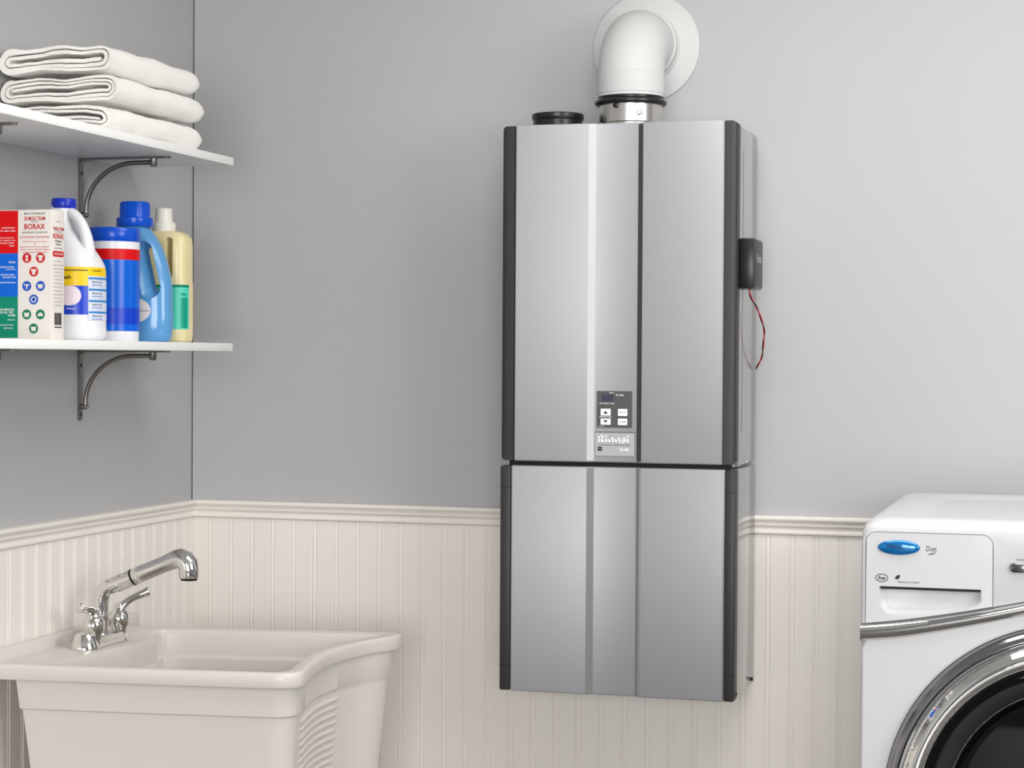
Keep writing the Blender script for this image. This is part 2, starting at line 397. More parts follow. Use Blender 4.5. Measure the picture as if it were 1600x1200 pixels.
# serif logotype built from strokes (u: 0..1 wide units, v: 0..1)
def stroke(pts, w):
    out_l, out_r = [], []
    for i, p in enumerate(pts):
        a = Vector(pts[max(i - 1, 0)]); b = Vector(pts[min(i + 1, len(pts) - 1)]); t = (b - a).normalized(); nn = Vector((-t.y, t.x)) * (w[i] if isinstance(w, list) else w) / 2
        out_l.append(Vector(p) + nn); out_r.append(Vector(p) - nn)
    return out_l, out_r
def logotype(parent, x0, z0, W_, H_):
    vs, fs = [], []
    def add(pts, w):
        l, r = stroke(pts, w); k = len(vs); m_ = len(pts)
        vs.extend(l + r)
        for i in range(m_ - 1): fs.append((k + i, k + i + 1, k + m_ + i + 1, k + m_ + i))
    def stem(x, h): add([(x, 0), (x, h)], 0.24)
    def serif(x, y, w=0.40): add([(x - w / 2, y + 0.03), (x + w / 2, y + 0.03)], 0.07)
    def half(x, y): add([(x - 0.24, y - 0.04), (x + 0.1, y - 0.04)], 0.09)
    x = 0.2
    stem(x, 1.0); serif(x, 0); half(x, 1.0)
    add([(x, 0.96)] + arc2(x + 0.30, 0.75, 0.21, 90, -90, 8) + [(x, 0.54)], [0.1] + [0.13 + 0.09 * math.sin(PI * i / 8) for i in range(9)] + [0.1])
    add([(x + 0.22, 0.54), (x + 0.72, 0.0)], 0.25); add([(x + 0.5, 0.03), (x + 0.86, 0.03)], 0.07)
    x = 1.18
    def ii(x): stem(x, 0.66); serif(x, 0); half(x, 0.66); add([(x - 0.13, 0.87), (x + 0.13, 0.87)], 0.21)
    def nn_(x):
        stem(x, 0.66); serif(x, 0, 0.36); half(x, 0.66)
        add([(x + 0.05, 0.50)] + arc2(x + 0.32, 0.42, 0.19, 130, 0, 7) + [(x + 0.51, 0.0)], [0.08, 0.1, 0.13, 0.16, 0.19, 0.21, 0.23, 0.24, 0.24, 0.24]); serif(x + 0.51, 0, 0.36)
    ii(x); nn_(1.62); nn_(2.56)
    x = 3.40
    add(arc2(x + 0.22, 0.46, 0.19, 165, 20, 6) + [(x + 0.42, 0.0)], [0.15, 0.13, 0.12, 0.14, 0.18, 0.22, 0.24, 0.24])
    add(arc2(x + 0.22, 0.19, 0.17, 60, 330, 10), [0.08, 0.10, 0.14, 0.18, 0.2, 0.2, 0.18, 0.14, 0.11, 0.09, 0.08]); serif(x + 0.48, 0, 0.26)
    ii(4.22)
    return obj('logotype', me_from([nfn(x0 + p[0] / 4.45 * W_, z0 + p[1] * H_) for p in vs], fs), 'print_white', parent)
logotype(npl, 0.9985, 1.2770, 0.0640, 0.0150)
letter('lettering', 'THE ONE AND ONLY TANKLESS WATER HEATER', lambda u, v: nfn(u + 1.0315, v + 1.2729), 'print_black', npl, width=0.063, height=0.0022, bold=0.02)
decal('emblem', rect(0.9985, 1.0070, 1.2612, 1.2690), nfn, 'print_black', npl, 0.0003)
decal('emblem_bar', rect(1.0000, 1.0058, 1.2650, 1.2657), lambda u, v, d: nfn(u, v, d + 0.0003), 'plate', npl, 0.0002)
letter('lettering', 'RU98i', lambda u, v: nfn(u + 1.0520, v + 1.2640), 'print_white', npl, width=0.018, bold=0.02)

# exhaust collar, black gasket, intake cap on top
CX, CY = 1.0335, -0.150
zc = ZT - 0.004
col = obj('collar', lathe([(0.0, zc - 0.012), (0.0670, zc - 0.012), (0.0670, zc + 0.012), (0.0640, zc + 0.015), (0.0640, zc + 0.054), (0.0660, zc + 0.056), (0.0, zc + 0.056)], (CX, CY, 0), 'z', 56), 'aluminium', WH, 35)
obj('gasket', lathe([(0.0, zc + 0.050), (0.0690, zc + 0.050), (0.0725, zc + 0.054), (0.0725, zc + 0.058), (0.0690, zc + 0.061), (0.0655, zc + 0.063), (0.0655, zc + 0.067), (0.0, zc + 0.067)], (CX, CY, 0), 'z', 56), 'black', WH, 40)
for ang, zz in ((-104, 0.045), (-135, 0.018), (-62, 0.030)):
    a = math.radians(ang); d = Vector((math.cos(a), math.sin(a), 0)); b = Vector((CX, CY, zc + zz)) + d * 0.063
    obj('screw', tube([b, b + d * 0.006, b + d * 0.0075], [0.0052, 0.0052, 0.003], 12), 'black' if ang != -62 else 'aluminium', col, 40)
obj('intake_cap', lathe([(0.0, zc - 0.012), (0.0500, zc - 0.012), (0.0500, zc + 0.024), (0.0520, zc + 0.0260), (0.0530, zc + 0.0300), (0.0530, zc + 0.0360), (0.0515, zc + 0.0378), (0.0480, zc + 0.0378), (0.0470, zc + 0.028), (0.0, zc + 0.028)], (0.8815, CY, 0), 'z', 56), 'black', WH, 35)

# vent elbow into the wall (a fitting of its own)
VE = thing('vent_elbow', 'white plastic vent elbow rising from the heater top into the wall', 'vent pipe', (CX, CY, zc + 0.067))
VZ = 2.090; RB = 0.088
path = [Vector((CX, CY, zc + 0.0675)), Vector((CX, CY, zc + 0.09))]
path += [Vector((CX, CY + RB - RB * math.cos(t), VZ - RB + RB * math.sin(t))) for t in [PI / 2 * i / 14 for i in range(15)]]
path += [Vector((CX, CY + RB + 0.03, VZ)), Vector((CX, -0.012, VZ))]
rr = 0.0668
obj('elbow', tube(path, [rr] * len(path), 56, up=Vector((1, 0, 0))), 'pvc', VE, 35)
obj('socket_band', lathe([(rr - 0.002, zc + 0.072), (rr + 0.0010, zc + 0.074), (rr + 0.0010, zc + 0.114), (rr - 0.002, zc + 0.116)], (CX, CY, 0), 'z', 56), 'pvc', VE, 35)
obj('socket_band', lathe([(rr - 0.002, -0.046), (rr + 0.0030, -0.044), (rr + 0.0030, -0.020), (rr - 0.002, -0.018)], (CX, 0, VZ), 'y', 56), 'pvc', VE, 35)
FX = 1.0325
obj('wall_flange', lathe([(0.0, -0.0205), (0.070, -0.0205), (0.0725, -0.0190), (0.0735, -0.0140), (0.078, -0.0125), (0.108, -0.0100), (0.1125, -0.0070), (0.1135, -0.0020), (0.1135, -0.0003), (0.0, -0.0003)], (FX, 0, VZ), 'y', 72), 'pvc', VE, 40)

# small black box clipped to the heater's side with a twin wire
BB = thing('sensor_box', 'small black plastic box clipped on the right side of the water heater', 'box', (1.286, -0.20, 1.580))
bm = box_bm(1.2727, 1.3015, -0.247, -0.148, 1.580, 1.6775, 0.003, 2)
obj('body', bm, 'black', BB, 35)
box('lid', 1.2990, 1.3030, -0.243, -0.152, 1.584, 1.6735, 'charcoal', BB, 0.0015, 2)
letter('lettering', 'Rinnai', lambda u, v: (1.3034, -0.197 + u, 1.6400 + v), 'plate', BB, width=0.055, bold=0.02)
wp = catmull([(1.286, -0.215, 1.582), (1.289, -0.205, 1.566), (1.296, -0.185, 1.545), (1.303, -0.155, 1.521), (1.304, -0.135, 1.492), (1.297, -0.100, 1.462), (1.284, -0.062, 1.436), (1.2745, -0.044, 1.424)], 8)
obj('red_wire', tube(wp, 0.0013, 8), 'wire_red', BB, 60)
tw = []
for i, p in enumerate(wp):
    a = i * 0.42; tw.append(p + Vector((math.cos(a), 0.4 * math.sin(a), math.sin(a))) * 0.0019)
obj('black_wire', tube(tw, 0.0012, 8), 'black', BB, 60)

# ================================================================ SHELVES
SW, SE = 0.2387, -0.3114
def shelf(z, label):
    o = box('wall_shelf', 0.0005, SW, -1.75, SE, z - 0.0165, z, 'laminate', None, 0.0012, 2)
    o.name = 'wall_shelf'; tag(o, label, 'shelf', 'white shelves on the left wall'); return o
ZU, ZL = 1.8487, 1.4689
shelf(ZU, 'upper white laminate shelf carrying the folded towels')
shelf(ZL, 'lower white laminate shelf carrying the detergent bottles')
def bracket(y, zs, label):
    z = zs - 0.0165
    B = thing('shelf_bracket', label, 'bracket', (0, y, z - 0.1), 'curved metal shelf brackets')
    hw = 0.0078
    pl = [(-hw, z - 0.002)] + [(hw, z - 0.002)] + [(hw, z - 0.128)] + arc2(0, z - 0.132, hw, 0, -180, 8)
    obj('wall_plate', extrude([(y + a, b) for a, b in pl], 0.0004, 0.0036, 'x'), 'nickel', B)
    ap = [(0.0004, -hw)] + [(0.186, -hw)] + arc2(0.188, 0, hw, -90, 90, 8) + [(0.0004, hw)]
    obj('shelf_arm', extrude([(a, y + b) for a, b in ap], z - 0.0036, z - 0.0004, 'z'), 'nickel', B)
    # inner fillet and curved brace
    obj('fillet', extrude([(0.0034, z - 0.0034), (0.018, z - 0.0034)] + arc2(0.018, z - 0.018, 0.0146, 90, 180, 6)[1:], y - hw * 0.9, y + hw * 0.9, 'y'), 'nickel', B)
    br = [Vector((0.0135, y, z - 0.112))] + [Vector((0.118 - 0.1045 * math.cos(t), y, z - 0.105 + 0.094 * math.sin(t))) for t in [PI / 2 * i / 14 for i in range(15)]] + [Vector((0.158, y, z - 0.0105))]
    obj('brace', tube(br, 0.0046, 12), 'nickel', B, 60)
    obj('brace_foot', tube([(0.002, y, z - 0.112), (0.016, y, z - 0.112), (0.019, y, z - 0.112)], [0.0055, 0.0055, 0.004], 14), 'nickel', B, 50)
    obj('brace_head', tube([(0.160, y, z - 0.001), (0.160, y, z - 0.016), (0.160, y, z - 0.019)], [0.0072, 0.0072, 0.0055], 14), 'nickel', B, 50)
    for zz in (z - 0.030, z - 0.127):
        obj('screw', lathe([(0.0, 0.003), (0.0036, 0.003), (0.0036, 0.0046), (0.0015, 0.0054), (0.0, 0.0054)], (0, y, zz), 'x', 12), 'charcoal', B, 40)
    return B
bracket(-0.517, ZU, 'dark metal curved bracket above the bottles, under the towel shelf')
bracket(-0.517, ZL, 'dark metal curved bracket on bare wall under the bottle shelf')
bracket(-1.100, ZU, 'bracket cut by the left picture edge under the towel shelf')
bracket(-1.100, ZL, 'bracket cut by the left picture edge under the bottle shelf')

# ================================================================ TOWELS
def towel(label, x0, x1, y0, y1, z0, thick, turns, seed, sag):
    """sheet rolled flat: spiral of stadium layers in x-z, swept along y"""
    t = 0.74 * (thick / 2 - 0.0029) / turns; cz = z0 + thick / 2; hx = (x1 - x0) / 2; cx = (x0 + x1) / 2
    layers = turns
    cl = []
    N = int(layers * 84)
    for i in range(N + 1):
        s = i / N
        hh = 0.0029 + (thick / 2 - t / 2 - 0.0029) * min(1.0, s * 1.28)          # half height grows
        hw = hx - t / 2 - (thick / 2 - t / 2 - hh) * 1.0
        ang = s * layers * 2 * PI + PI * (seed % 2)
        # stadium parametrised by angle
        per = (ang / (2 * PI)) % 1.0
        L = 2 * (hw - hh); A = PI * hh; tot = 2 * L + 2 * A; d = per * tot
        if d < L: p = (-(hw - hh) + d, hh)
        elif d < L + A: a = PI / 2 - (d - L) / hh; p = ((hw - hh) + hh * math.cos(a), hh * math.sin(a))
        elif d < 2 * L + A: p = ((hw - hh) - (d - L - A), -hh)
        else: a = -PI / 2 - (d - 2 * L - A) / hh; p = (-(hw - hh) + hh * math.cos(a), hh * math.sin(a))
        cl.append(Vector((p[0], p[1])))
    half = []
    for i, p in enumerate(cl):
        a = cl[max(i - 1, 0)]; b = cl[min(i + 1, N)]; tt = (b - a); tt = tt.normalized() if tt.length > 1e-9 else Vector((1, 0))
        half.append(Vector((-tt.y, tt.x)))
    poly = [p + n_ * t / 2 for p, n_ in zip(cl, half)] + [p - n_ * t / 2 for p, n_ in zip(reversed(cl), reversed(half))]
    NY = 26; rings = []
    for k in range(NY + 1):
        s = k / NY; y = y0 + (y1 - y0) * s
        e = max(0.0, (s - 0.92) / 0.08); sc = math.sqrt(max(0.0, 1 - (e * 0.92) ** 2)) if e > 0 else 1.0
        e0 = max(0.0, (0.05 - s) / 0.05); sc0 = 1 - 0.05 * e0 * e0
        ring = []
        for p in poly:
            u = p.x / hx; q = p.y / (thick / 2)
            wob = 0.0026 * math.sin(u * 2.3 + seed * 1.7 + q * 1.4) * (1 - q * q) * (1 - 0.6 * s)
            zz = cz + wob + p.y * (0.30 + 0.70 * sc) * sc0 + sag * (math.cos(u * 1.5) - 0.6) + 0.0018 * math.sin(u * 4 + seed) * (1 - s * 0.5)
            xx = cx + p.x * (0.92 + 0.08 * sc)
            nv = noise.noise_vector(Vector((xx * 16 + seed * 7, y * 13, zz * 16)))
            nf = noise.noise_vector(Vector((xx * 60, y * 50 + seed, zz * 60)))
            ring.append((xx + nv.x * 0.0022 + nf.x * 0.0007, y + nv.y * 0.004 * (1 if s < .5 else .4), zz + (nv.z * 0.0050 + nf.z * 0.0009)))
        rings.append(ring)
    n_ = len(poly); v = [p for r in rings for p in r]; f = []
    for k in range(NY):
        for i in range(n_):
            j = (i + 1) % n_; f.append((k * n_ + i, k * n_ + j, (k + 1) * n_ + j, (k + 1) * n_ + i))
    m_ = n_ // 2
    for k in (0, NY):
        for i in range(m_ - 1):
            f.append((k * n_ + i, k * n_ + i + 1, k * n_ + n_ - 2 - i, k * n_ + n_ - 1 - i))
    o = obj('folded_towel', me_from(v, f), 'terry', None, 60)
    tag(o, label, 'towel', 'stack of white towels')
    return o
towel('bottom folded white towel of the stack, lying on the shelf', 0.004, 0.232, -0.835, -0.437, ZU + 0.0032, 0.0435, 2.5, 1, 0.000)
towel('middle folded white towel of the stack', 0.004, 0.240, -0.825, -0.444, ZU + 0.0528, 0.0465, 3.0, 4, 0.001)
towel('top folded white towel of the stack', 0.003, 0.232, -0.830, -0.450, ZU + 0.1072, 0.049, 2.5, 3, 0.004)

# ================================================================ DETERGENTS ON THE LOWER SHELF
# --- carton
BX0, BX1, BY0, BY1, BZ1 = 0.043, 0.1950, -0.980, -0.935, 1.6955
BOX = thing('detergent_carton', 'white borax carton with red, blue and green blocks and round icons', 'carton', (0.12, -0.957, ZL))
bm = box_bm(BX0, BX1, BY0, BY1, ZL + 0.0005, BZ1, 0.0015, 2); obj('carton_body', bm, 'carton', BOX, 35)
def kf(u, v, d=0.0): return (u, BY0 - 0.0002 - d, v)
def kr(u, v, d=0.0): return (BX1 + 0.0002 + d, u, v)
XC = 0.1295
zs = [BZ1 - 0.0015, 1.6195, 1.5440, ZL + 0.003]
for i, m_ in enumerate(('red', 'ct_blue', 'ct_green')):
    decal('colour_block', rect(BX0 + 0.0015, XC, zs[i + 1], zs[i]), kf, m_, BOX, 0.0004)
blk = [("Laundry booster", 1.664, 'B'), ("for whiter whites", 1.659, 'S'), ("Add to every wash load with", 1.6465, 'S'), ("your detergent in warm", 1.6420, 'S'), ("or hot water, all loads", 1.6375, 'S'), ("brighter", 1.6325, 'S'),
       ("Cleans", 1.6045, 'B'), ("kitchen and bath surfaces", 1.5960, 'S'), ("pots and more", 1.5915, 'S'), ("removes stains", 1.5825, 'S'), ("and odors well", 1.5780, 'S'), ("around the house", 1.5690, 'S'),
       ("HOUSEHOLD", 1.5215, 'B'), ("CLEANER FOR ALL THE", 1.5165, 'B'), ("HOME", 1.5115, 'B'), ("all purpose", 1.5035, 'S'), ("natural powder cleans", 1.4945, 'S'), ("safe to use", 1.4895, 'S')]
for s, zz, k in blk:
    me = text_mesh(s, height=0.0036 if k == 'B' else 0.0030, bold=0.012)
    w = max(v_.co.x for v_ in me.vertices)
    right = XC - 0.004 - random.random() * 0.006
    for v_ in me.vertices: v_.co = Vector(kf(max(BX0 + .003, v_.co.x - w + right), v_.co.y + zz, 0.0006))
    obj('lettering', me, 'print_white', BOX)
cc = 0.162
for s, zz, w, h, m_ in (('MULTI-PURPOSE', 1.6885, 0.040, 0.0032, 'print_black'), ('20 MULE TEAM', 1.6800, 0.0405, 0.0068, 'ic_red'), ('NATURAL', 1.6745, 0.015, 0.0020, 'print_black'),
                        ('BORAX', 1.6660, 0.0405, 0.0098, 'ic_red'), ('ONE PRODUCT, ENDLESS USES', 1.6555, 0.050, 0.0030, 'print_black'), ('DETERGENT BOOSTER', 1.6475, 0.057, 0.0030, 'ic_red'),
                        ('Add 1/2 cup per load', 1.6395, 0.046, 0.0030, 'ic_red'), ('+', 1.6350, 0.003, 0.003, 'ic_red'), ('Boost the power of your detergent', 1.6305, 0.056, 0.0030, 'ic_red'),
                        ('whites, colors, delicates, diapers', 1.6258, 0.058, 0.0030, 'ic_red'), ('removes stains, softens water', 1.6212, 0.048, 0.0030, 'ic_red')):
    letter('lettering', s, lambda u, v: kf(u + cc, v + zz, 0.0004), m_, BOX, width=w, height=h, bold=0.02 if h > .004 else 0.01)
def icon(cx, cz, r, m_, kind):
    ic = decal('round_icon', disc(cx, cz, r, 24), kf, m_, BOX, 0.0004)
    k2 = lambda u, v, d=0: kf(cx + u * r, cz + v * r, 0.0004 + d)
    P = {'dress': [[(-.15, .6), (.15, .6), (.3, .25), (.15, .1), (.3, -.65), (-.3, -.65), (-.15, .1), (-.3, .25)]],
         'shirt': [[(-.6, .5), (.6, .5), (.6, .1), (.35, .1), (.35, -.6), (-.35, -.6), (-.35, .1), (-.6, .1)]],
         'tub': [[(-.6, .35), (.6, .35), (.45, -.5), (-.45, -.5)]],
         'tap': [[(-.6, .35), (.6, .35), (.6, .1), (.15, .1), (.15, -.6), (-.15, -.6), (-.15, .1), (-.6, .1)]],
         'ring': [[(0.62 * math.cos(2 * PI * i / 16), 0.62 * math.sin(2 * PI * i / 16)) for i in range(17)] + [(0.42 * math.cos(-2 * PI * i / 16), 0.42 * math.sin(-2 * PI * i / 16)) for i in range(17)]],
         'car': [[(-.6, -.35), (-.6, 0), (-.35, .1), (-.2, .4), (.3, .4), (.4, .1), (.6, 0), (.6, -.35)]]}[kind]
    for p in P: decal('pictogram', p, k2, 'carton', ic, 0.0002)
iz = [(1.6115, 0), (1.5875, 1), (1.5625, 0), (1.5390, 1), (1.5130, 0), (1.4885, 1)]
r_ = 0.0087
IX = (0.1470, 0.1735)
for (cz_, single), m_, ks in zip(iz, ('ic_red', 'ic_red', 'ic_blue', 'ic_blue', 'ic_green', 'ic_green'), (('dress', 'shirt'), ('shirt',), ('tap', 'tub'), ('ring',), ('tub', 'car'), ('tub',))):
    if single: icon(0.1605, cz_, r_, m_, ks[0])
    else:
        for x_, k_ in zip(IX, ks): icon(x_, cz_, r_, m_, k_)
yc = (BY0 + BY1) / 2
for s, zz, w, h, m_ in (('NET WT', 1.6755, 0.012, 0.002, 'print_grey'), ('20 MULE TEAM', 1.6630, 0.037, 0.0060, 'ic_red'), ('ALL NATURAL', 1.6575, 0.026, 0.0022, 'print_grey'), ('BORAX', 1.6500, 0.037, 0.0090, 'ic_red'),
                        ('Other', 1.6415, 0.024, 0.0036, 'print_black'), ('Uses', 1.6360, 0.018, 0.0036, 'print_black'), ('in the home', 1.6290, 0.026, 0.0026, 'print_grey')):
    letter('lettering', s, lambda u, v: kr(u + yc, v + zz, 0.0004), m_, BOX, width=w, height=h, bold=0.015)
pill = decal('pill_badge', rrect(BY0 + 0.003, BY1 - 0.003, 1.6140, 1.6240, 0.0045, 4), kr, 'ic_red', BOX, 0.0004)
letter('lettering', 'DIRECTIONS', lambda u, v: kr(u + yc, v + 1.6190, 0.0007), 'print_white', pill, width=0.030, height=0.0032)
for i in range(13):
    zz = 1.6060 - i * 0.0064
    letter('lettering', random.choice(['use with care in the wash', 'laundry kitchen bath', 'rinse well after use', 'keep dry and closed', 'add one half cup']), lambda u, v: kr(u + yc - 0.001, v + zz, 0.0003), 'print_grey', BOX, width=0.026 + random.random() * 0.008, height=0.0026)
xx = BY0 + 0.010
while xx < BY1 - 0.011:
    w_ = random.choice((0.0006, 0.001, 0.0014)); decal('barcode_bar', rect(xx, xx + w_, 1.4950, 1.5160), kr, 'print_black', BOX, 0.0002); xx += w_ + random.choice((0.0006, 0.001))
decal('barcode_rule', rect(BY0 + 0.010, BY1 - 0.010, 1.4900, 1.4922), kr, 'print_black', BOX, 0.0002)

# --- generic bottle body: superellipse sections (z, half width x, half depth y, x offset)
class Body:
    def __init__(s, cx, cy, secs, ex=2.4, rot=0.0):
        s.cx, s.cy, s.secs, s.ex, s.rot = cx, cy, secs, ex, rot
    def sec(s, z):
        S_ = s.secs
        if z <= S_[0][0]: return S_[0][1:]
        for a, b in zip(S_, S_[1:]):
            if z <= b[0]:
                t = (z - a[0]) / (b[0] - a[0] + 1e-12); return tuple(a[k] + (b[k] - a[k]) * t for k in (1, 2, 3))
        return S_[-1][1:]
    def pt(s, th, z, off=0.0):
        a, b, ox = s.sec(z); a += off; b += off
        c, d = math.cos(th), math.sin(th); e = 2 / s.ex
        x = ox + a * math.copysign(abs(c) ** e, c); y = b * math.copysign(abs(d) ** e, d)
        cr, sr = math.cos(s.rot), math.sin(s.rot)
        return (s.cx + x * cr - y * sr, s.cy + x * sr + y * cr, z)
    def mesh(s, n=64):
        return loft([[s.pt(2 * PI * i / n, q[0]) for i in range(n)] for q in s.secs])
    def patch(s, name, z0, z1, t0, t1, m, parent, off=0.0006, nz=6, nt=24):
        """label wrapped on the body: thin shell"""
        v, f = [], []
        for k in range(nz + 1):
            for i in range(nt + 1): v.append(s.pt(math.radians(t0 + (t1 - t0) * i / nt), z0 + (z1 - z0) * k / nz, off))
        w = nt + 1
        for k in range(nz):
            for i in range(nt): f.append((k * w + i, k * w + i + 1, (k + 1) * w + i + 1, (k + 1) * w + i))
        me = me_from(v, f); o = obj(name, me, m, parent, 40)
        return o
    def disc(s, name, th, z, dth, dz, m, parent, off=0.0010, n=32, k=6):
        v = [s.pt(math.radians(th), z, off)]; f = []
        for r in range(1, k + 1):
            for i in range(n): v.append(s.pt(math.radians(th + dth * r / k * math.cos(2 * PI * i / n)), z + dz * r / k * math.sin(2 * PI * i / n), off))
        for i in range(n): f.append((0, 1 + i, 1 + (i + 1) % n))
        for r in range(1, k):
            for i in range(n):
                a = 1 + (r - 1) * n; b = 1 + r * n; j = (i + 1) % n; f.append((a + i, b + i, b + j, a + j))
        return obj(name, me_from(v, f), m, parent, 40)
    def text(s, name, t, th, z, m, parent, width, height=None, bold=0.01, off=0.0010):
        a, b, _ = s.sec(z); R_ = (a + b) / 2
        return letter(name, t, lambda u, v: s.pt(math.radians(th) + u / R_, z + v, off), m, parent, width=width, height=height, bold=bold)

# --- white bleach-style jug (behind the carton)
J = thing('bleach_jug', 'white plastic jug with navy cap, loop handle and yellow-blue label', 'jug', (0.12, -0.80, ZL))
z0 = ZL + 0.0006
jb = Body(0.1230, -0.800, [(z0, .066, .050, 0), (z0 + .003, .071, .054, 0), (z0 + .010, .0745, .056, 0), (1.595, .0735, .0560, 0), (1.606, .0715, .0550, 0), (1.618, .066, .053, -.001), (1.634, .057, .047, -.003),
                          (1.655, .045, .041, -.010), (1.672, .033, .034, -.0125), (1.688, .0255, .0265, -.011), (1.700, .0215, .0220, -.008), (1.712, .0205, .0205, -.005), (1.716, .0205, .0205, -.004)], 2.5)
jo = obj('bottle_body', jb.mesh(), 'jug', J, 40)
hp = catmull([(0.121, -0.802, 1.704), (0.140, -0.806, 1.702), (0.156, -0.809, 1.688), (0.167, -0.810, 1.668), (0.173, -0.809, 1.646), (0.175, -0.806, 1.622), (0.174, -0.804, 1.605)], 8)
obj('handle', tube(hp, [0.010 + 0.0035 * (i / len(hp)) for i in range(len(hp))], 16, (1.0, 0.85)), 'jug', J, 60)
capr = [(0.0, 1.7105), (0.0215, 1.7105), (0.0225, 1.7125), (0.0225, 1.7260), (0.0210, 1.7285), (0.0, 1.7288)]
cap = obj('cap', lathe(capr, (0.1195, -0.800, 0), 'z', 40), 'cap_navy', J, 40)
T0, T1, TS = -104, 16, -33
jb.patch('yellow_label', 1.5680, 1.6020, T0, T1, 'yellow', J)
jb.patch('blue_label', 1.5160, 1.5680, T0, TS, 'label_blue', J)
jb.patch('back_label', 1.5060, 1.5860, TS, T1, 'pale_label', J, off=0.0012)
for k in range(4):
    zz = 1.5835 - k * 0.0205
    bb = jb.patch('label_bar', zz - 0.0035, zz, TS + 1, T1, 'cyan_bar', J, off=0.0016, nz=1)
    jb.text('lettering', 'bleach cup', TS + 20, zz - 0.0085, 'print_black', J, 0.026, 0.0040, off=0.0016)
    jb.text('lettering', 'wash and rinse', TS + 20, zz - 0.0135, 'ct_blue', J, 0.028, 0.0026, off=0.0016)
jb.patch('label_rule', 1.5950, 1.5968, T0, TS, 'print_black', J, off=0.0010, nz=1)
jb.text('lettering', 'CONCENTRATED', TS + 20, 1.5955, 'print_black', J, 0.026, 0.0030)
jb.text('lettering', 'Bleach', TS - 40, 1.5835, 'print_black', J, 0.022, 0.0070, bold=0.03)
jb.disc('label_disc', -66, 1.5500, 20, 0.0180, 'pink', J)
jb.text('lettering', 'Whitens', TS - 30, 1.5265, 'print_white', J, 0.016, 0.0030)

# --- blue tub with flat lid
K = thing('detergent_tub', 'tall blue cylindrical tub with blue lid and white and red bands', 'tub', (0.12, -0.606, ZL))
kx, ky = 0.1195, -0.606
kb = Body(kx, ky, [(z0, .0475, .0475, 0), (z0 + .003, .0490, .0490, 0), (1.4905, .0495, .0495, 0), (1.62, .0500, .0500, 0), (1.655, .0502, .0502, 0), (1.6675, .0500, .0500, 0)], 2.0)
obj('tub_body', kb.mesh(), 'jug', K, 40)
obj('lid', lathe([(0.0, 1.660), (0.0505, 1.660), (0.0515, 1.6615), (0.0515, 1.6830), (0.0500, 1.6862), (0.0470, 1.6868), (0.0460, 1.6835), (0.0, 1.6835)], (kx, ky, 0), 'z', 56), 'lid_blue', K, 35)
kb.patch('blue_wrap', 1.4890, 1.6250, -200, 160, 'tub_blue', K, nt=64)
kb.patch('red_band', 1.6250, 1.6455, -200, 160, 'red', K, nt=64)
dk = kb.patch('dark_blue_band', 1.5020, 1.5330, -200, 160, 'label_blue', K, off=0.0009, nt=64)
for s, zz, w in (('NET WEIGHT', 1.5085, 0.018), ('48 OZ', 1.5035, 0.012), ('laundry stain remover powder', 1.4965, 0.034)):
    kb.text('lettering', s, -112, zz, 'print_white', K, w, 0.0026, off=0.0013)

# --- pearl blue bottle with handle opening
L = thing('fabric_softener_bottle', 'light blue detergent bottle with ribbed blue cap and slanted handle opening', 'bottle', (0.12, -0.49, ZL))
lb = Body(0.1200, -0.490, [(z0, .056, .030, 0), (z0 + .002, .060, .033, 0), (z0 + .008, .0635, .035, 0.000), (1.500, .0655, .036, 0.001), (1.520, .0655, .036, .002), (1.545, .0640, .0345, .002), (1.575, .0630, .034, .0028),
                          (1.600, .0605, .034, .0015), (1.625, .0560, .0335, -.0005), (1.650, .0500, .032, -.003), (1.668, .0430, .030, -.006), (1.682, .0360, .028, -.0095), (1.692, .0300, .026, -.0115), (1.697, .0270, .0255, -.0125), (1.702, .0250, .0250, -.0125)], 2.3)
bmsh = lb.mesh(72)
# capsule-shaped cutter that flares towards both faces
A_, B_ = Vector((0.1455, 1.6480)), Vector((0.1610, 1.5820))
rings = []
for yy in (-0.045, -0.034, -0.026, -0.018, -0.010, 0.0, 0.010, 0.018, 0.026, 0.034, 0.045):
    f_ = abs(yy) / 0.034; r0 = 0.0085 + 0.0125 * f_ ** 1.6
    d_ = (B_ - A_).normalized(); nrm = Vector((-d_.y, d_.x)); ring = []
    a2 = A_ - d_ * 0.004 * f_; b2 = B_ + d_ * 0.010 * f_
    a2 = a2 - Vector((0.007 * f_, 0)); b2 = b2 - Vector((0.006 * f_, 0))
    for i in range(13):
        a = PI * i / 12; ring.append(a2 + nrm * r0 * math.cos(a) - d_ * r0 * math.sin(a))
    for i in range(13):
        a = PI * i / 12; ring.append(b2 - nrm * r0 * math.cos(a) + d_ * r0 * math.sin(a))
    rings.append([(p.x, -0.490 + yy, p.y) for p in ring])
obj('bottle_body', boolean(bmsh, loft(rings)), 'bottle_blue', L, 32)
lc = obj('cap', lathe([(0.0, 1.697), (0.0355, 1.697), (0.0362, 1.6985), (0.0362, 1.7130), (0.0345, 1.7150), (0.0300, 1.7152), (0.0292, 1.7170), (0.0286, 1.7440), (0.0270, 1.7462), (0.0235, 1.7462), (0.0225, 1.738), (0.0, 1.738)], (0.1065, -0.490, 0), 'z', 48), 'lid_blue', L, 35)
for i in range(24):
    a = 2 * PI * i / 24; c_, s_ = math.cos(a), math.sin(a)
    obj('cap_rib', tube([(0.1065 + c_ * 0.0290, -0.490 + s_ * 0.0290, 1.7185), (0.1065 + c_ * 0.0285, -0.490 + s_ * 0.0285, 1.7430)], 0.0009, 6), 'lid_blue', lc)
lb.disc('oval_label', -97, 1.5310, 36, 0.0260, 'carton', L)
lb.text('lettering', 'Free & Gentle', -86, 1.5310, 'print_grey', L, 0.040, 0.0050)

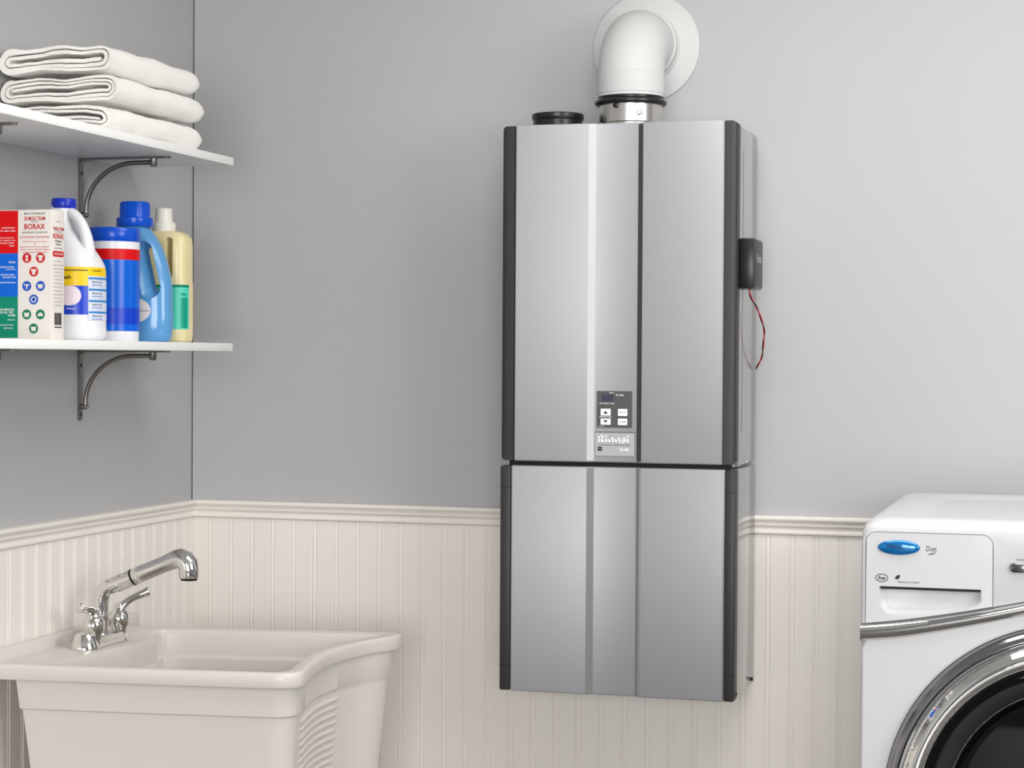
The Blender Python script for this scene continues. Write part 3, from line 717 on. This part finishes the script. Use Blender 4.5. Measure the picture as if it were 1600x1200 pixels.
# --- cream bottle with teal label at the far end
N_ = thing('soap_bottle', 'cream translucent bottle with white cap and teal label near the shelf end', 'bottle', (0.12, -0.385, ZL))
nb = Body(0.1230, -0.385, [(z0, .048, .030, 0), (z0 + .004, .0525, .034, 0), (1.486, .0535, .035, 0), (1.588, .0535, .035, 0), (1.594, .0525, .0345, 0), (1.605, .0525, .0345, 0), (1.665, .0525, .034, 0), (1.680, .0510, .032, 0), (1.690, .0440, .028, -.002), (1.694, .0350, .024, -.004)], 3.6)
sl = []
for yy in (-0.05, -0.03, 0.0, 0.03, 0.05):
    g = 0.0058 + 0.0035 * abs(yy) / 0.05
    sl.append([(0.1455 + px, -0.385 + yy, pz) for px, pz in rrect(-g, g, 1.606 - g, 1.673 + g, g * 0.98, 6)])
nbody = boolean(nb.mesh(64), loft(sl))
obj('bottle_body', nbody, 'cream', N_, 35)
obj('cap', lathe([(0.0, 1.690), (0.0235, 1.690), (0.0245, 1.6915), (0.0240, 1.7100), (0.0225, 1.7125), (0.0185, 1.7130), (0.0178, 1.7150), (0.0172, 1.7385), (0.0160, 1.7408), (0.0, 1.7410)], (0.1180, -0.385, 0), 'z', 40), 'cream_cap', N_, 40)
nb.patch('teal_label', 1.4960, 1.5800, -170, -2, 'teal', N_, nt=40)
nb.patch('teal_panel', 1.4985, 1.5600, -40, -8, 'teal_dark', N_, off=0.0011)
nb.patch('label_edge', 1.5800, 1.5855, -170, -2, 'ct_green', N_, nt=40, nz=1)
nb.text('lettering', 'basil soap', -26, 1.5660, 'teal_dark', N_, 0.020, 0.0090, bold=0.03)

# ================================================================ LAUNDRY SINK
SK = thing('laundry_sink', 'white plastic laundry tub with concave ribbed side in the wall corner', 'sink', (0.30, -0.58, 0.0))
outer = chaikin([(.0125, -.880), (.0135, -.890), (.024, -.8895), (.30, -.864), (.53, -.834), (.574, -.826), (.592, -.80), (.587, -.765), (.566, -.68), (.551, -.598), (.547, -.53), (.551, -.47), (.566, -.385), (.592, -.325), (.602, -.285), (.588, -.262), (.545, -.262), (.289, -.302), (.024, -.337), (.0135, -.339), (.0125, -.348)], 2)
inner = chaikin([(.118, -.858), (.30, -.838), (.535, -.808), (.556, -.79), (.556, -.765), (.538, -.68), (.522, -.60), (.519, -.53), (.523, -.47), (.540, -.385), (.561, -.325), (.564, -.303), (.548, -.288), (.30, -.326), (.113, -.353), (.100, -.378), (.104, -.435), (.142, -.450), (.149, -.49), (.147, -.60), (.125, -.79)], 2)
SC = Vector((.34, -.58))
def star(poly, ang):
    d = Vector((math.cos(ang), math.sin(ang))); best = None
    for i in range(len(poly)):
        a = Vector(poly[i]) - SC; b = Vector(poly[(i + 1) % len(poly)]) - SC; e = b - a
        den = d.x * e.y - d.y * e.x
        if abs(den) < 1e-12: continue
        t = (a.x * e.y - a.y * e.x) / den; s = (a.x * d.y - a.y * d.x) / den
        if t > 0 and -1e-6 <= s <= 1 + 1e-6 and (best is None or t > best): best = t
    return best
NA = 288
RO = [star(outer, 2 * PI * i / NA) for i in range(NA)]; RI = [star(inner, 2 * PI * i / NA) for i in range(NA)]
def lsq(x, k): return x if x > SC.x else SC.x - (SC.x - x) * k
def ring(R_, z, sc=1.0, inset=0.0, lk=1.0):
    return [(lsq(SC.x + math.cos(2 * PI * i / NA) * (R_[i] * sc - inset), lk), SC.y + math.sin(2 * PI * i / NA) * (R_[i] * sc - inset), z) for i in range(NA)]
zr = 0.8845
bz = [(0.803, .936), (0.800, .924), (0.792, .919), (0.70, .890), (0.60, .860), (0.50, .828), (0.49, .80)]
rings = [ring(RI, 0.52, 0.70), ring(RI, 0.525, 0.78), ring(RI, 0.54, 0.80), ring(RI, 0.70, 0.90), ring(RI, 0.825, 0.955), ring(RI, 0.832, 0.985), ring(RI, 0.868, 0.995), ring(RI, 0.8785, 1.0), ring(RI, 0.8815, 1.008), ring(RI, 0.8825, 1.02),
         ring(RO, zr - .0008, 1, 0.016), ring(RO, zr, 1, 0.010), ring(RO, zr - .0012, 1, 0.0045), ring(RO, zr - .004, 1, 0.0012), ring(RO, zr - .008, 1, 0.0), ring(RO, 0.859, 1, 0.0), ring(RO, 0.8565, 1, 0.0015), ring(RO, 0.8555, 1, 0.004),
         ring(RO, 0.8565, 0.955, 0, 0.885), ring(RO, 0.850, 0.950, 0, 0.885)]
for z_, s_ in bz: rings.append(ring(RO, z_, s_, 0, 0.885))
obj('tub_basin', loft(rings), 'tub', SK, 35)
def bodypt(ang, z):
    R_ = star(outer, ang); tab = bz[2:]
    for a, b in zip(tab, tab[1:]):
        if b[0] <= z <= a[0]:
            s = a[1] + (b[1] - a[1]) * (a[0] - z) / (a[0] - b[0]); break
    else: s = tab[0][1]
    return Vector((SC.x + math.cos(ang) * R_ * s, SC.y + math.sin(ang) * R_ * s, z))
for k in range(18):
    z_ = 0.783 - k * 0.0148
    a0, a1 = -0.60, 0.50
    pts = [bodypt(a0 + (a1 - a0) * i / 20, z_ - 0.002) for i in range(21)]
    obj('washboard_rib', tube(pts, [0.0015] + [0.0045] * 19 + [0.0015], 8, (1.0, 1.0)), 'tub', SK, 60)
# backsplash lip against the wall
obj('backsplash', box_bm(0.0125, 0.0255, -0.888, -0.300, 0.874, 0.9060, 0.0035, 3), 'tub', SK, 35)
obj('drain', lathe([(0.0, 0.5205), (0.038, 0.5205), (0.040, 0.522), (0.036, 0.5235), (0.0, 0.522)], (0.33, -0.58, 0), 'z', 32), 'chrome', SK, 40)
for lx, ly in ((0.10, -0.80), (0.49, -0.76), (0.10, -0.40), (0.49, -0.37)):
    obj('leg', loft([[(lx + a * 1.25, ly + b * 1.25, 0.56) for a, b in rrect(-.022, .022, -.022, .022, .005, 3)], [(lx + a, ly + b, 0.0) for a, b in rrect(-.022, .022, -.022, .022, .005, 3)]]), 'tub', SK, 40)

# ================================================================ FAUCET
FA = thing('faucet', 'chrome two-handle faucet with raised pull-out spout on the laundry tub', 'faucet', (0.092, -0.60, 0.8845))
fz = 0.8835; fx = 0.092
bpl = [(fx - .026, -.676), (fx + .020, -.676), (fx + .028, -.650), (fx + .028, -.548), (fx + .020, -.524), (fx - .026, -.524)]
c0 = Vector((fx, -.60))
def bring(z, s): return [(c0.x + (p[0] - c0.x) * s, c0.y + (p[1] - c0.y) * (1 - (1 - s) * .35), z) for p in chaikin(bpl, 2)]
obj('base_plate', loft([bring(fz, 1.0), bring(fz + .006, 1.0), bring(fz + .020, .90), bring(fz + .0225, .82)]), 'chrome', FA, 30)
# flared end skirts
for yy in (-0.661, -0.540):
    obj('skirt', lathe([(0.0, fz), (0.0280, fz), (0.0280, fz + .003), (0.0195, fz + .026), (0.0180, fz + .028), (0.0, fz + .028)], (fx, yy, 0), 'z', 28), 'chrome', FA, 30)
    hx_, yy = fx + 0.012, (-0.650 if yy < -0.6 else -0.546)
    hd = obj('handle', lathe([(0.0, fz + .016), (0.0150, fz + .016), (0.0155, fz + .026), (0.0205, fz + .033), (0.0218, fz + .043), (0.0205, fz + .052), (0.0155, fz + .059), (0.0110, fz + .063), (0.0105, fz + .069), (0.0090, fz + .074), (0.0, fz + .076)], (hx_, yy, 0), 'z', 28), 'chrome', FA, 50)
    if yy < -0.6: lp = [(hx_, yy, fz + .003 + .062), (hx_ - .002, yy - .010, fz + .003 + .069), (hx_ - .005, yy - .022, fz + .003 + .073), (hx_ - .007, yy - .034, fz + .003 + .076), (hx_ - .008, yy - .041, fz + .003 + .0775), (hx_ - .009, yy - .045, fz + .003 + .078)]
    else: lp = [(hx_ + .002, yy, fz + .003 + .060), (hx_ + .009, yy + .006, fz + .003 + .070), (hx_ + .020, yy + .014, fz + .003 + .079), (hx_ + .034, yy + .024, fz + .003 + .086), (hx_ + .044, yy + .031, fz + .003 + .091), (hx_ + .048, yy + .034, fz + .003 + .0925)]
    lp = catmull(lp, 5); R_ = []
    for i in range(len(lp)):
        t = i / (len(lp) - 1); R_.append(0.0104 - 0.0032 * math.sin(PI * min(1, t / 0.85)) if t < 0.85 else 0.0104 * math.sqrt(max(0.02, 1 - ((t - 0.85) / 0.15) ** 2)))
    obj('lever', tube(lp, R_, 18), 'chrome', hd, 60)
sy = -0.600
obj('spout_post', lathe([(0.0, fz + .018), (0.0185, fz + .018), (0.0175, fz + .024), (0.0168, fz + .050), (0.0176, fz + .052), (0.0176, fz + .056), (0.0168, fz + .057), (0.0, fz + .057)], (fx, sy, 0), 'z', 32), 'chrome', FA, 35)
A = math.radians(22.5); br = 0.034
ctr = Vector((fx + br, sy, fz + .081))
pth = [Vector((fx, sy, fz + .055)), Vector((fx, sy, fz + .070))] + [ctr + Vector((-br * math.cos(t), 0, br * math.sin(t))) for t in [(PI / 2 - A) * i / 12 for i in range(13)]]
dirv = Vector((math.cos(A), 0, math.sin(A)))
e1 = pth[-1] + dirv * 0.052
pth += [pth[-1] + dirv * 0.02, e1]
obj('spout_tube', tube(pth, 0.0162, 28), 'chrome', FA, 60)
obj('sleeve_ring', tube([e1 - dirv * 0.0005, e1 + dirv * 0.0030], 0.0166, 28), 'black', FA, 40)
q = [e1 + dirv * s for s in (0.003, 0.004, 0.020, 0.045, 0.070, 0.085, 0.097)]
hx = e1 + dirv * 0.097
q += [hx + Vector((0.010, 0, 0.0025)), hx + Vector((0.019, 0, -0.001)), hx + Vector((0.0255, 0, -0.009)), hx + Vector((0.0275, 0, -0.019)), hx + Vector((0.0278, 0, -0.030)), hx + Vector((0.0278, 0, -0.0345))]
obj('spray_head', tube(q, [0.0150, 0.0165, 0.0165, 0.0160, 0.0158, 0.0168, 0.0182, 0.0192, 0.0198, 0.0200, 0.0198, 0.0194, 0.0182], 28), 'chrome', FA, 60)
obj('spray_nozzle', tube([q[-1] + Vector((0, 0, 0.002)), q[-1] + Vector((0, 0, -0.0045))], [0.0172, 0.0158], 24), 'black', FA, 40)

# ================================================================ WASHING MACHINE
WX0, WX1, WF, WB, WZ = 1.5720, 2.2580, -0.800, -0.100, 1.1850
WM = thing('washing_machine', 'white front-loading washing machine with chrome-ringed round door', 'washing machine', (1.915, -0.45, 0))
CXW, CZW = 1.915, 0.7205
# front skin with the round opening: outline ring lofted to circle
NB = 128
def sq(i, x0, x1, z0, z1):
    a = 2 * PI * i / NB; c, s = math.cos(a), math.sin(a)
    t = min(((x1 if c > 0 else x0) - CXW) / c if abs(c) > 1e-9 else 1e9, ((z1 if s > 0 else z0) - CZW) / s if abs(s) > 1e-9 else 1e9)
    return CXW + c * t, CZW + s * t
bm = box_bm(WX0, WX1, WF + 0.012, WB, 0.22, WZ - 0.028, 0.006, 2)
obj('cabinet', bm, 'enamel', WM, 35)
# lid: rounded slab with sunken field
def lring(z, ins, r): return [(a, b, z) for a, b in rrect(WX0 + ins, WX1 - ins, WF + 0.004 + ins, WB - ins, r, 6)]
lid = obj('top_lid', loft([lring(WZ - 0.040, 0.000, 0.012), lring(WZ - 0.024, 0.000, 0.014), lring(WZ - 0.012, 0.0035, 0.018), lring(WZ - 0.004, 0.012, 0.025), lring(WZ - 0.0005, 0.024, 0.03), lring(WZ, 0.034, 0.03), lring(WZ, 0.040, 0.03), lring(WZ, 0.068, 0.05), lring(WZ - 0.0005, 0.075, 0.05), lring(WZ - 0.006, 0.095, 0.05), lring(WZ - 0.0065, 0.10, 0.05), lring(WZ - 0.0065, 0.11, 0.05), lring(WZ - 0.0065, 0.13, 0.05)]), 'enamel', WM, 50)
# fascia (upper front) and lower front
def zstrip(x):                                            # lower edge of the fascia: rises to the middle
    t = 1.0 - min(1.0, abs(x - CXW) / (CXW - WX0))
    return 1.0105 + 0.066 * t ** 1.3 - 0.10 * max(0.0, t - 0.85) ** 1.6
xs = [WX0 + (WX1 - WX0) * i / 48 for i in range(49)]
fas = [(x, zstrip(x)) for x in xs]
fas += [(WX1, WZ - 0.042)] + [(a, b) for a, b in arc2(WX1 - 0.028, WZ - 0.042, 0.028, 0, 90, 6)][1:] + [(a, b) for a, b in arc2(WX0 + 0.028, WZ - 0.042, 0.028, 90, 180, 6)]
def slab(name, poly, y_front, y_back, m, parent, bev=0.004):
    n = len(poly); cxp = sum(p[0] for p in poly) / n; czp = sum(p[1] for p in poly) / n
    def inset(d):
        out = []
        for i in range(n):
            a, b, c = Vector(poly[i - 1]), Vector(poly[i]), Vector(poly[(i + 1) % n])
            e1 = (b - a); e2 = (c - b)
            if e1.length < 1e-7: e1 = e2
            if e2.length < 1e-7: e2 = e1
            n1 = Vector((-e1.y, e1.x)).normalized(); n2 = Vector((-e2.y, e2.x)).normalized()
            nn = (n1 + n2); nn = nn.normalized() if nn.length > 1e-6 else n1
            k = d / max(0.35, nn.dot(n1)); out.append(b + nn * k)
        return out
    area_ = sum(poly[i][0] * poly[(i + 1) % n][1] - poly[(i + 1) % n][0] * poly[i][1] for i in range(n))
    sg = 1 if area_ > 0 else -1
    rs = [[(p[0], y_back, p[1]) for p in poly], [(p[0], y_front + bev, p[1]) for p in poly], [(p.x, y_front + bev * .3, p.y) for p in inset(sg * bev * .3)], [(p.x, y_front, p.y) for p in inset(sg * bev)]]
    return obj(name, loft(rs), m, parent, 40)
FS = slab('control_fascia', fas, WF, WF + 0.03, 'enamel', WM, 0.007)
# chrome strip below the fascia
st = []
for x in xs:
    zt = zstrip(x); st.append((x, zt))
v, f = [], []
prf = [(0.010, 0.0), (-0.004, -0.001), (-0.0085, -0.004), (-0.0095, -0.012), (-0.0075, -0.020), (-0.002, -0.0265), (0.010, -0.028)]
for x, zt in st:
    th = 1.0 - 0.30 * max(0.0, 1 - abs(x - CXW) / (CXW - WX0) * 1.25)
    for py, pz in prf: v.append((x, WF + py, zt + pz * th))
m_ = len(prf)
for i in range(len(st) - 1):
    for k in range(m_): f.append((i * m_ + k, i * m_ + (k + 1) % m_, (i + 1) * m_ + (k + 1) % m_, (i + 1) * m_ + k))
f.append(tuple(range(m_))); f.append(tuple(range((len(st) - 1) * m_, len(st) * m_)))
obj('chrome_strip', me_from(v, f), 'chrome', WM, 50)
# lower front, with a round hole, built as rings of a loft
low_top = lambda x: zstrip(x) - 0.017
def lowpt(i, ins=0.0):
    x, z = sq(i, WX0 + ins, WX1 - ins, 0.24 + ins, 1.2)
    if z > low_top(x) - ins:
        a = 2 * PI * i / NB; lo, hi = 0.0, 1.0
        for _ in range(30):
            md = (lo + hi) / 2; X_, Z_ = CXW + (x - CXW) * md, CZW + (z - CZW) * md
            if Z_ > low_top(X_) - ins: hi = md
            else: lo = md
        x, z = CXW + (x - CXW) * lo, CZW + (z - CZW) * lo
    return x, z
rs = [[(*[lowpt(i)[0]], WF + 0.03, lowpt(i)[1]) for i in range(NB)], [(lowpt(i)[0], WF + 0.006, lowpt(i)[1]) for i in range(NB)], [(lowpt(i, 0.002)[0], WF + 0.002, lowpt(i, 0.002)[1]) for i in range(NB)], [(lowpt(i, 0.0045)[0], WF, lowpt(i, 0.0045)[1]) for i in range(NB)]]
rs.append([(lowpt(i, 0.0060)[0], WF, lowpt(i, 0.0060)[1]) for i in range(NB)])
for r_, y_ in ((0.309, WF), (0.3075, WF), (0.305, WF + 0.001), (0.303, WF + 0.02)):
    rs.append([(CXW + r_ * math.cos(2 * PI * i / NB), y_, CZW + r_ * math.sin(2 * PI * i / NB)) for i in range(NB)])
obj('front_panel', loft(rs, False), 'enamel', WM, 40)
box('pedestal', WX0 + 0.004, WX1 - 0.004, WF + 0.008, WB, 0.0, 0.235, 'enamel', WM, 0.006, 2)
# detergent drawer front: seam groove + face + scooped grip
DX0, DX1, DZ1 = 1.5790, 1.7825, 1.1635
dz0 = lambda x: zstrip(x) + 0.0015
dpoly = [(DX0, dz0(DX0))] + [(x, dz0(x)) for x in [DX0 + (DX1 - DX0) * i / 12 for i in range(1, 13)]] + arc2(DX1 - 0.018, DZ1 - 0.018, 0.018, 0, 90, 6) + arc2(DX0 + 0.016, DZ1 - 0.016, 0.016, 90, 180, 6)
FS.data = boolean(FS.data.copy(), extrude(dpoly, WF - 0.02, WF + 0.02, 'y')); FS.data.name = 'control_fascia'; shade(FS.data, 40)
obj('drawer_seam', extrude(dpoly, WF + 0.0122, WF + 0.018, 'y'), 'print_black', WM)
dpi = []
nP = len(dpoly)
for i in range(nP):
    a, b, c = Vector(dpoly[i - 1]), Vector(dpoly[i]), Vector(dpoly[(i + 1) % nP]); e1_ = (b - a).normalized(); e2_ = (c - b).normalized()
    nn = (Vector((-e1_.y, e1_.x)) + Vector((-e2_.y, e2_.x))).normalized(); dpi.append(tuple(b + nn * 0.0014))
GX0, GX1, GZ1 = 1.6010, 1.7640, 1.0745
gp = [(GX0, GZ1), (GX0, 1.052)] + [(a, b) for a, b in arc2(GX0 + 0.024, 1.0525, 0.024, 180, 270, 6)][1:] + [(1.66, 1.0290), (1.70, 1.0325), (1.735, 1.0395), (1.758, 1.0480), (GX1, 1.0545), (GX1, GZ1)]
dme = extrude(dpi, WF - 0.0006, WF + 0.0118, 'y')
DR = obj('detergent_drawer', dme, 'enamel', WM)
# grip recess: dark slot on top and a scoop surface
gcx, gcz = (GX0 + GX1) / 2, 1.060
def gring(s, y, dz=0.0): return [(gcx + (p[0] - gcx) * s, y, gcz + (p[1] - gcz) * s + dz) for p in gp]
cut = boolean(dme.copy(), loft([gring(1.0, WF - 0.01), gring(1.0, WF - 0.0006), gring(0.985, WF + 0.002, 0.0004), gring(0.95, WF + 0.006, 0.0012), gring(0.88, WF + 0.009, 0.0026), gring(0.78, WF + 0.0102, 0.0045)]))
old = DR.data; DR.data = cut; cut.name = 'detergent_drawer'
if not cut.materials: cut.materials.append(MT['enamel'])
shade(cut, 30)
box('grip_slot', GX0 + 0.003, GX1 - 0.002, WF + 0.0004, WF + 0.009, GZ1 - 0.0042, GZ1 - 0.0004, 'dark', DR)
def wfn(u, v, d=0.0): return (u, WF - 0.0010 - d, v)
# badge
bc = Vector((1.6325, 1.1385)); rs = []
for s, d in ((1.0, 0.0), (1.0, 0.0012), (0.93, 0.0030), (0.75, 0.0044), (0.45, 0.0053), (0.15, 0.0056)):
    rs.append([(bc.x + 0.0340 * s * math.cos(2 * PI * i / 40), WF - 0.0006 - d, bc.y + 0.0122 * s * math.sin(2 * PI * i / 40)) for i in range(40)])
BG = obj('badge', loft(rs), 'badge', WM, 60)
letter('lettering', 'Whirlpool', lambda u, v: (bc.x + u, WF - 0.0006 - 0.0060 * (1 - 0.75 * (u / 0.034) ** 2) - 0.0003, bc.y + v + 0.001), 'print_black', BG, width=0.036, height=0.0090, shear=0.35)
DU = letter('lettering', 'Duet', lambda u, v: wfn(u + 1.6845, v + 1.1382), 'print_black', WM, width=0.0165, height=0.0085, shear=0.1)
def ribbon(name, pts, w, fn, m, parent):
    l, r = stroke([Vector(p) for p in pts], w); k = len(pts)
    obj(name, me_from([fn(p.x, p.y) for p in l + r], [(i, i + 1, k + i + 1, k + i) for i in range(k - 1)]), m, parent)
ribbon('swoosh', [(1.6785, 1.1288), (1.684, 1.1293), (1.689, 1.1308), (1.6925, 1.1330)], [0.0004, 0.0018, 0.0014, 0.0003], wfn, 'print_black', WM)
ribbon('emblem', [(1.6055 + 0.0098 * math.cos(2 * PI * i / 28), 1.0880 + 0.0062 * math.sin(2 * PI * i / 28)) for i in range(29)], 0.0012, wfn, 'print_black', WM)
letter('lettering', 'he', lambda u, v: wfn(u + 1.6055, v + 1.0882), 'print_black', WM, width=0.0120, height=0.0066, bold=0.02, shear=0.2)
flat_poly('leaf_mark', [(1.6310 + a, 1.0898 + b) for a, b in ((-.004, -.003), (-.0035, .001), (-.0005, .0035), (.0035, .0042), (.0040, .001), (.002, -.002), (-.001, -.0035))], wfn, 'print_black', WM)
letter('lettering', 'Resource Saver', lambda u, v: wfn(u + 1.6495, v + 1.0828), 'print_black', WM, width=0.0350, height=0.0034, bold=0.0)
# power button (continues past the picture edge)
PB = obj('power_button', loft([[(1.8300 + s * p[0], WF + y, 1.1120 + s * p[1]) for p in rrect(-0.0225, 0.0225, -0.0078, 0.0078, 0.0077, 8)] for s, y in ((1.0, 0.002), (1.0, -0.003), (0.93, -0.0055), (0.7, -0.0065))]), 'chrome_dark', WM, 50)
letter('lettering', 'POWER', lambda u, v: (u + 1.8290, WF - 0.0006, v + 1.1245), 'print_black', WM, width=0.0210, height=0.0034)
KN = obj('dial', lathe([(0.0, -0.030), (0.030, -0.030), (0.034, -0.027), (0.037, -0.004), (0.042, -0.002), (0.042, 0.002), (0.0, 0.002)], (1.945, WF, 1.108), 'y', 40), 'chrome', WM, 35)
box('display', 2.02, 2.20, WF - 0.002, WF + 0.002, 1.085, 1.13, 'glass_dark', WM, 0.0008)
# door: grey ring, chrome bezel, dark bowl glass
D = lambda prof: lathe(prof, (CXW, WF, CZW), 'y', 96)
def open_lathe(prof, n=96):
    rs = [[(CXW + r * math.cos(2 * PI * i / n), WF + h, CZW + r * math.sin(2 * PI * i / n)) for i in range(n)] for r, h in prof]
    return loft(rs, False)
DO = obj('door', open_lathe([(0.3035, 0.015), (0.3035, -0.004), (0.3015, -0.010), (0.2970, -0.016), (0.2900, -0.021), (0.2865, -0.021), (0.2855, 0.015)]), 'chrome_dark', WM, 50)
obj('chrome_bezel', open_lathe([(0.2855, 0.010), (0.2855, -0.022), (0.2835, -0.0255), (0.2800, -0.0260), (0.2775, -0.0235), (0.2760, -0.0245), (0.2720, -0.033), (0.2640, -0.0385), (0.2540, -0.0385), (0.2470, -0.034), (0.2430, -0.026), (0.2425, 0.010)]), 'chrome', DO, 50)
obj('door_glass', lathe([(0.2425, 0.004), (0.2425, -0.0220), (0.2300, -0.0235), (0.2050, -0.0200), (0.1980, -0.0100), (0.1900, 0.002), (0.1820, 0.004), (0.1700, 0.030), (0.1660, 0.031), (0.1450, 0.070), (0.1000, 0.085), (0.0, 0.090)], (CXW, WF, CZW), 'y', 96), 'glass_dark', DO, 30)
obj('glass_ring', open_lathe([(0.2050, -0.0215), (0.2040, -0.0225), (0.2015, -0.0205), (0.2000, -0.0160)]), 'chrome_dark', DO, 50)
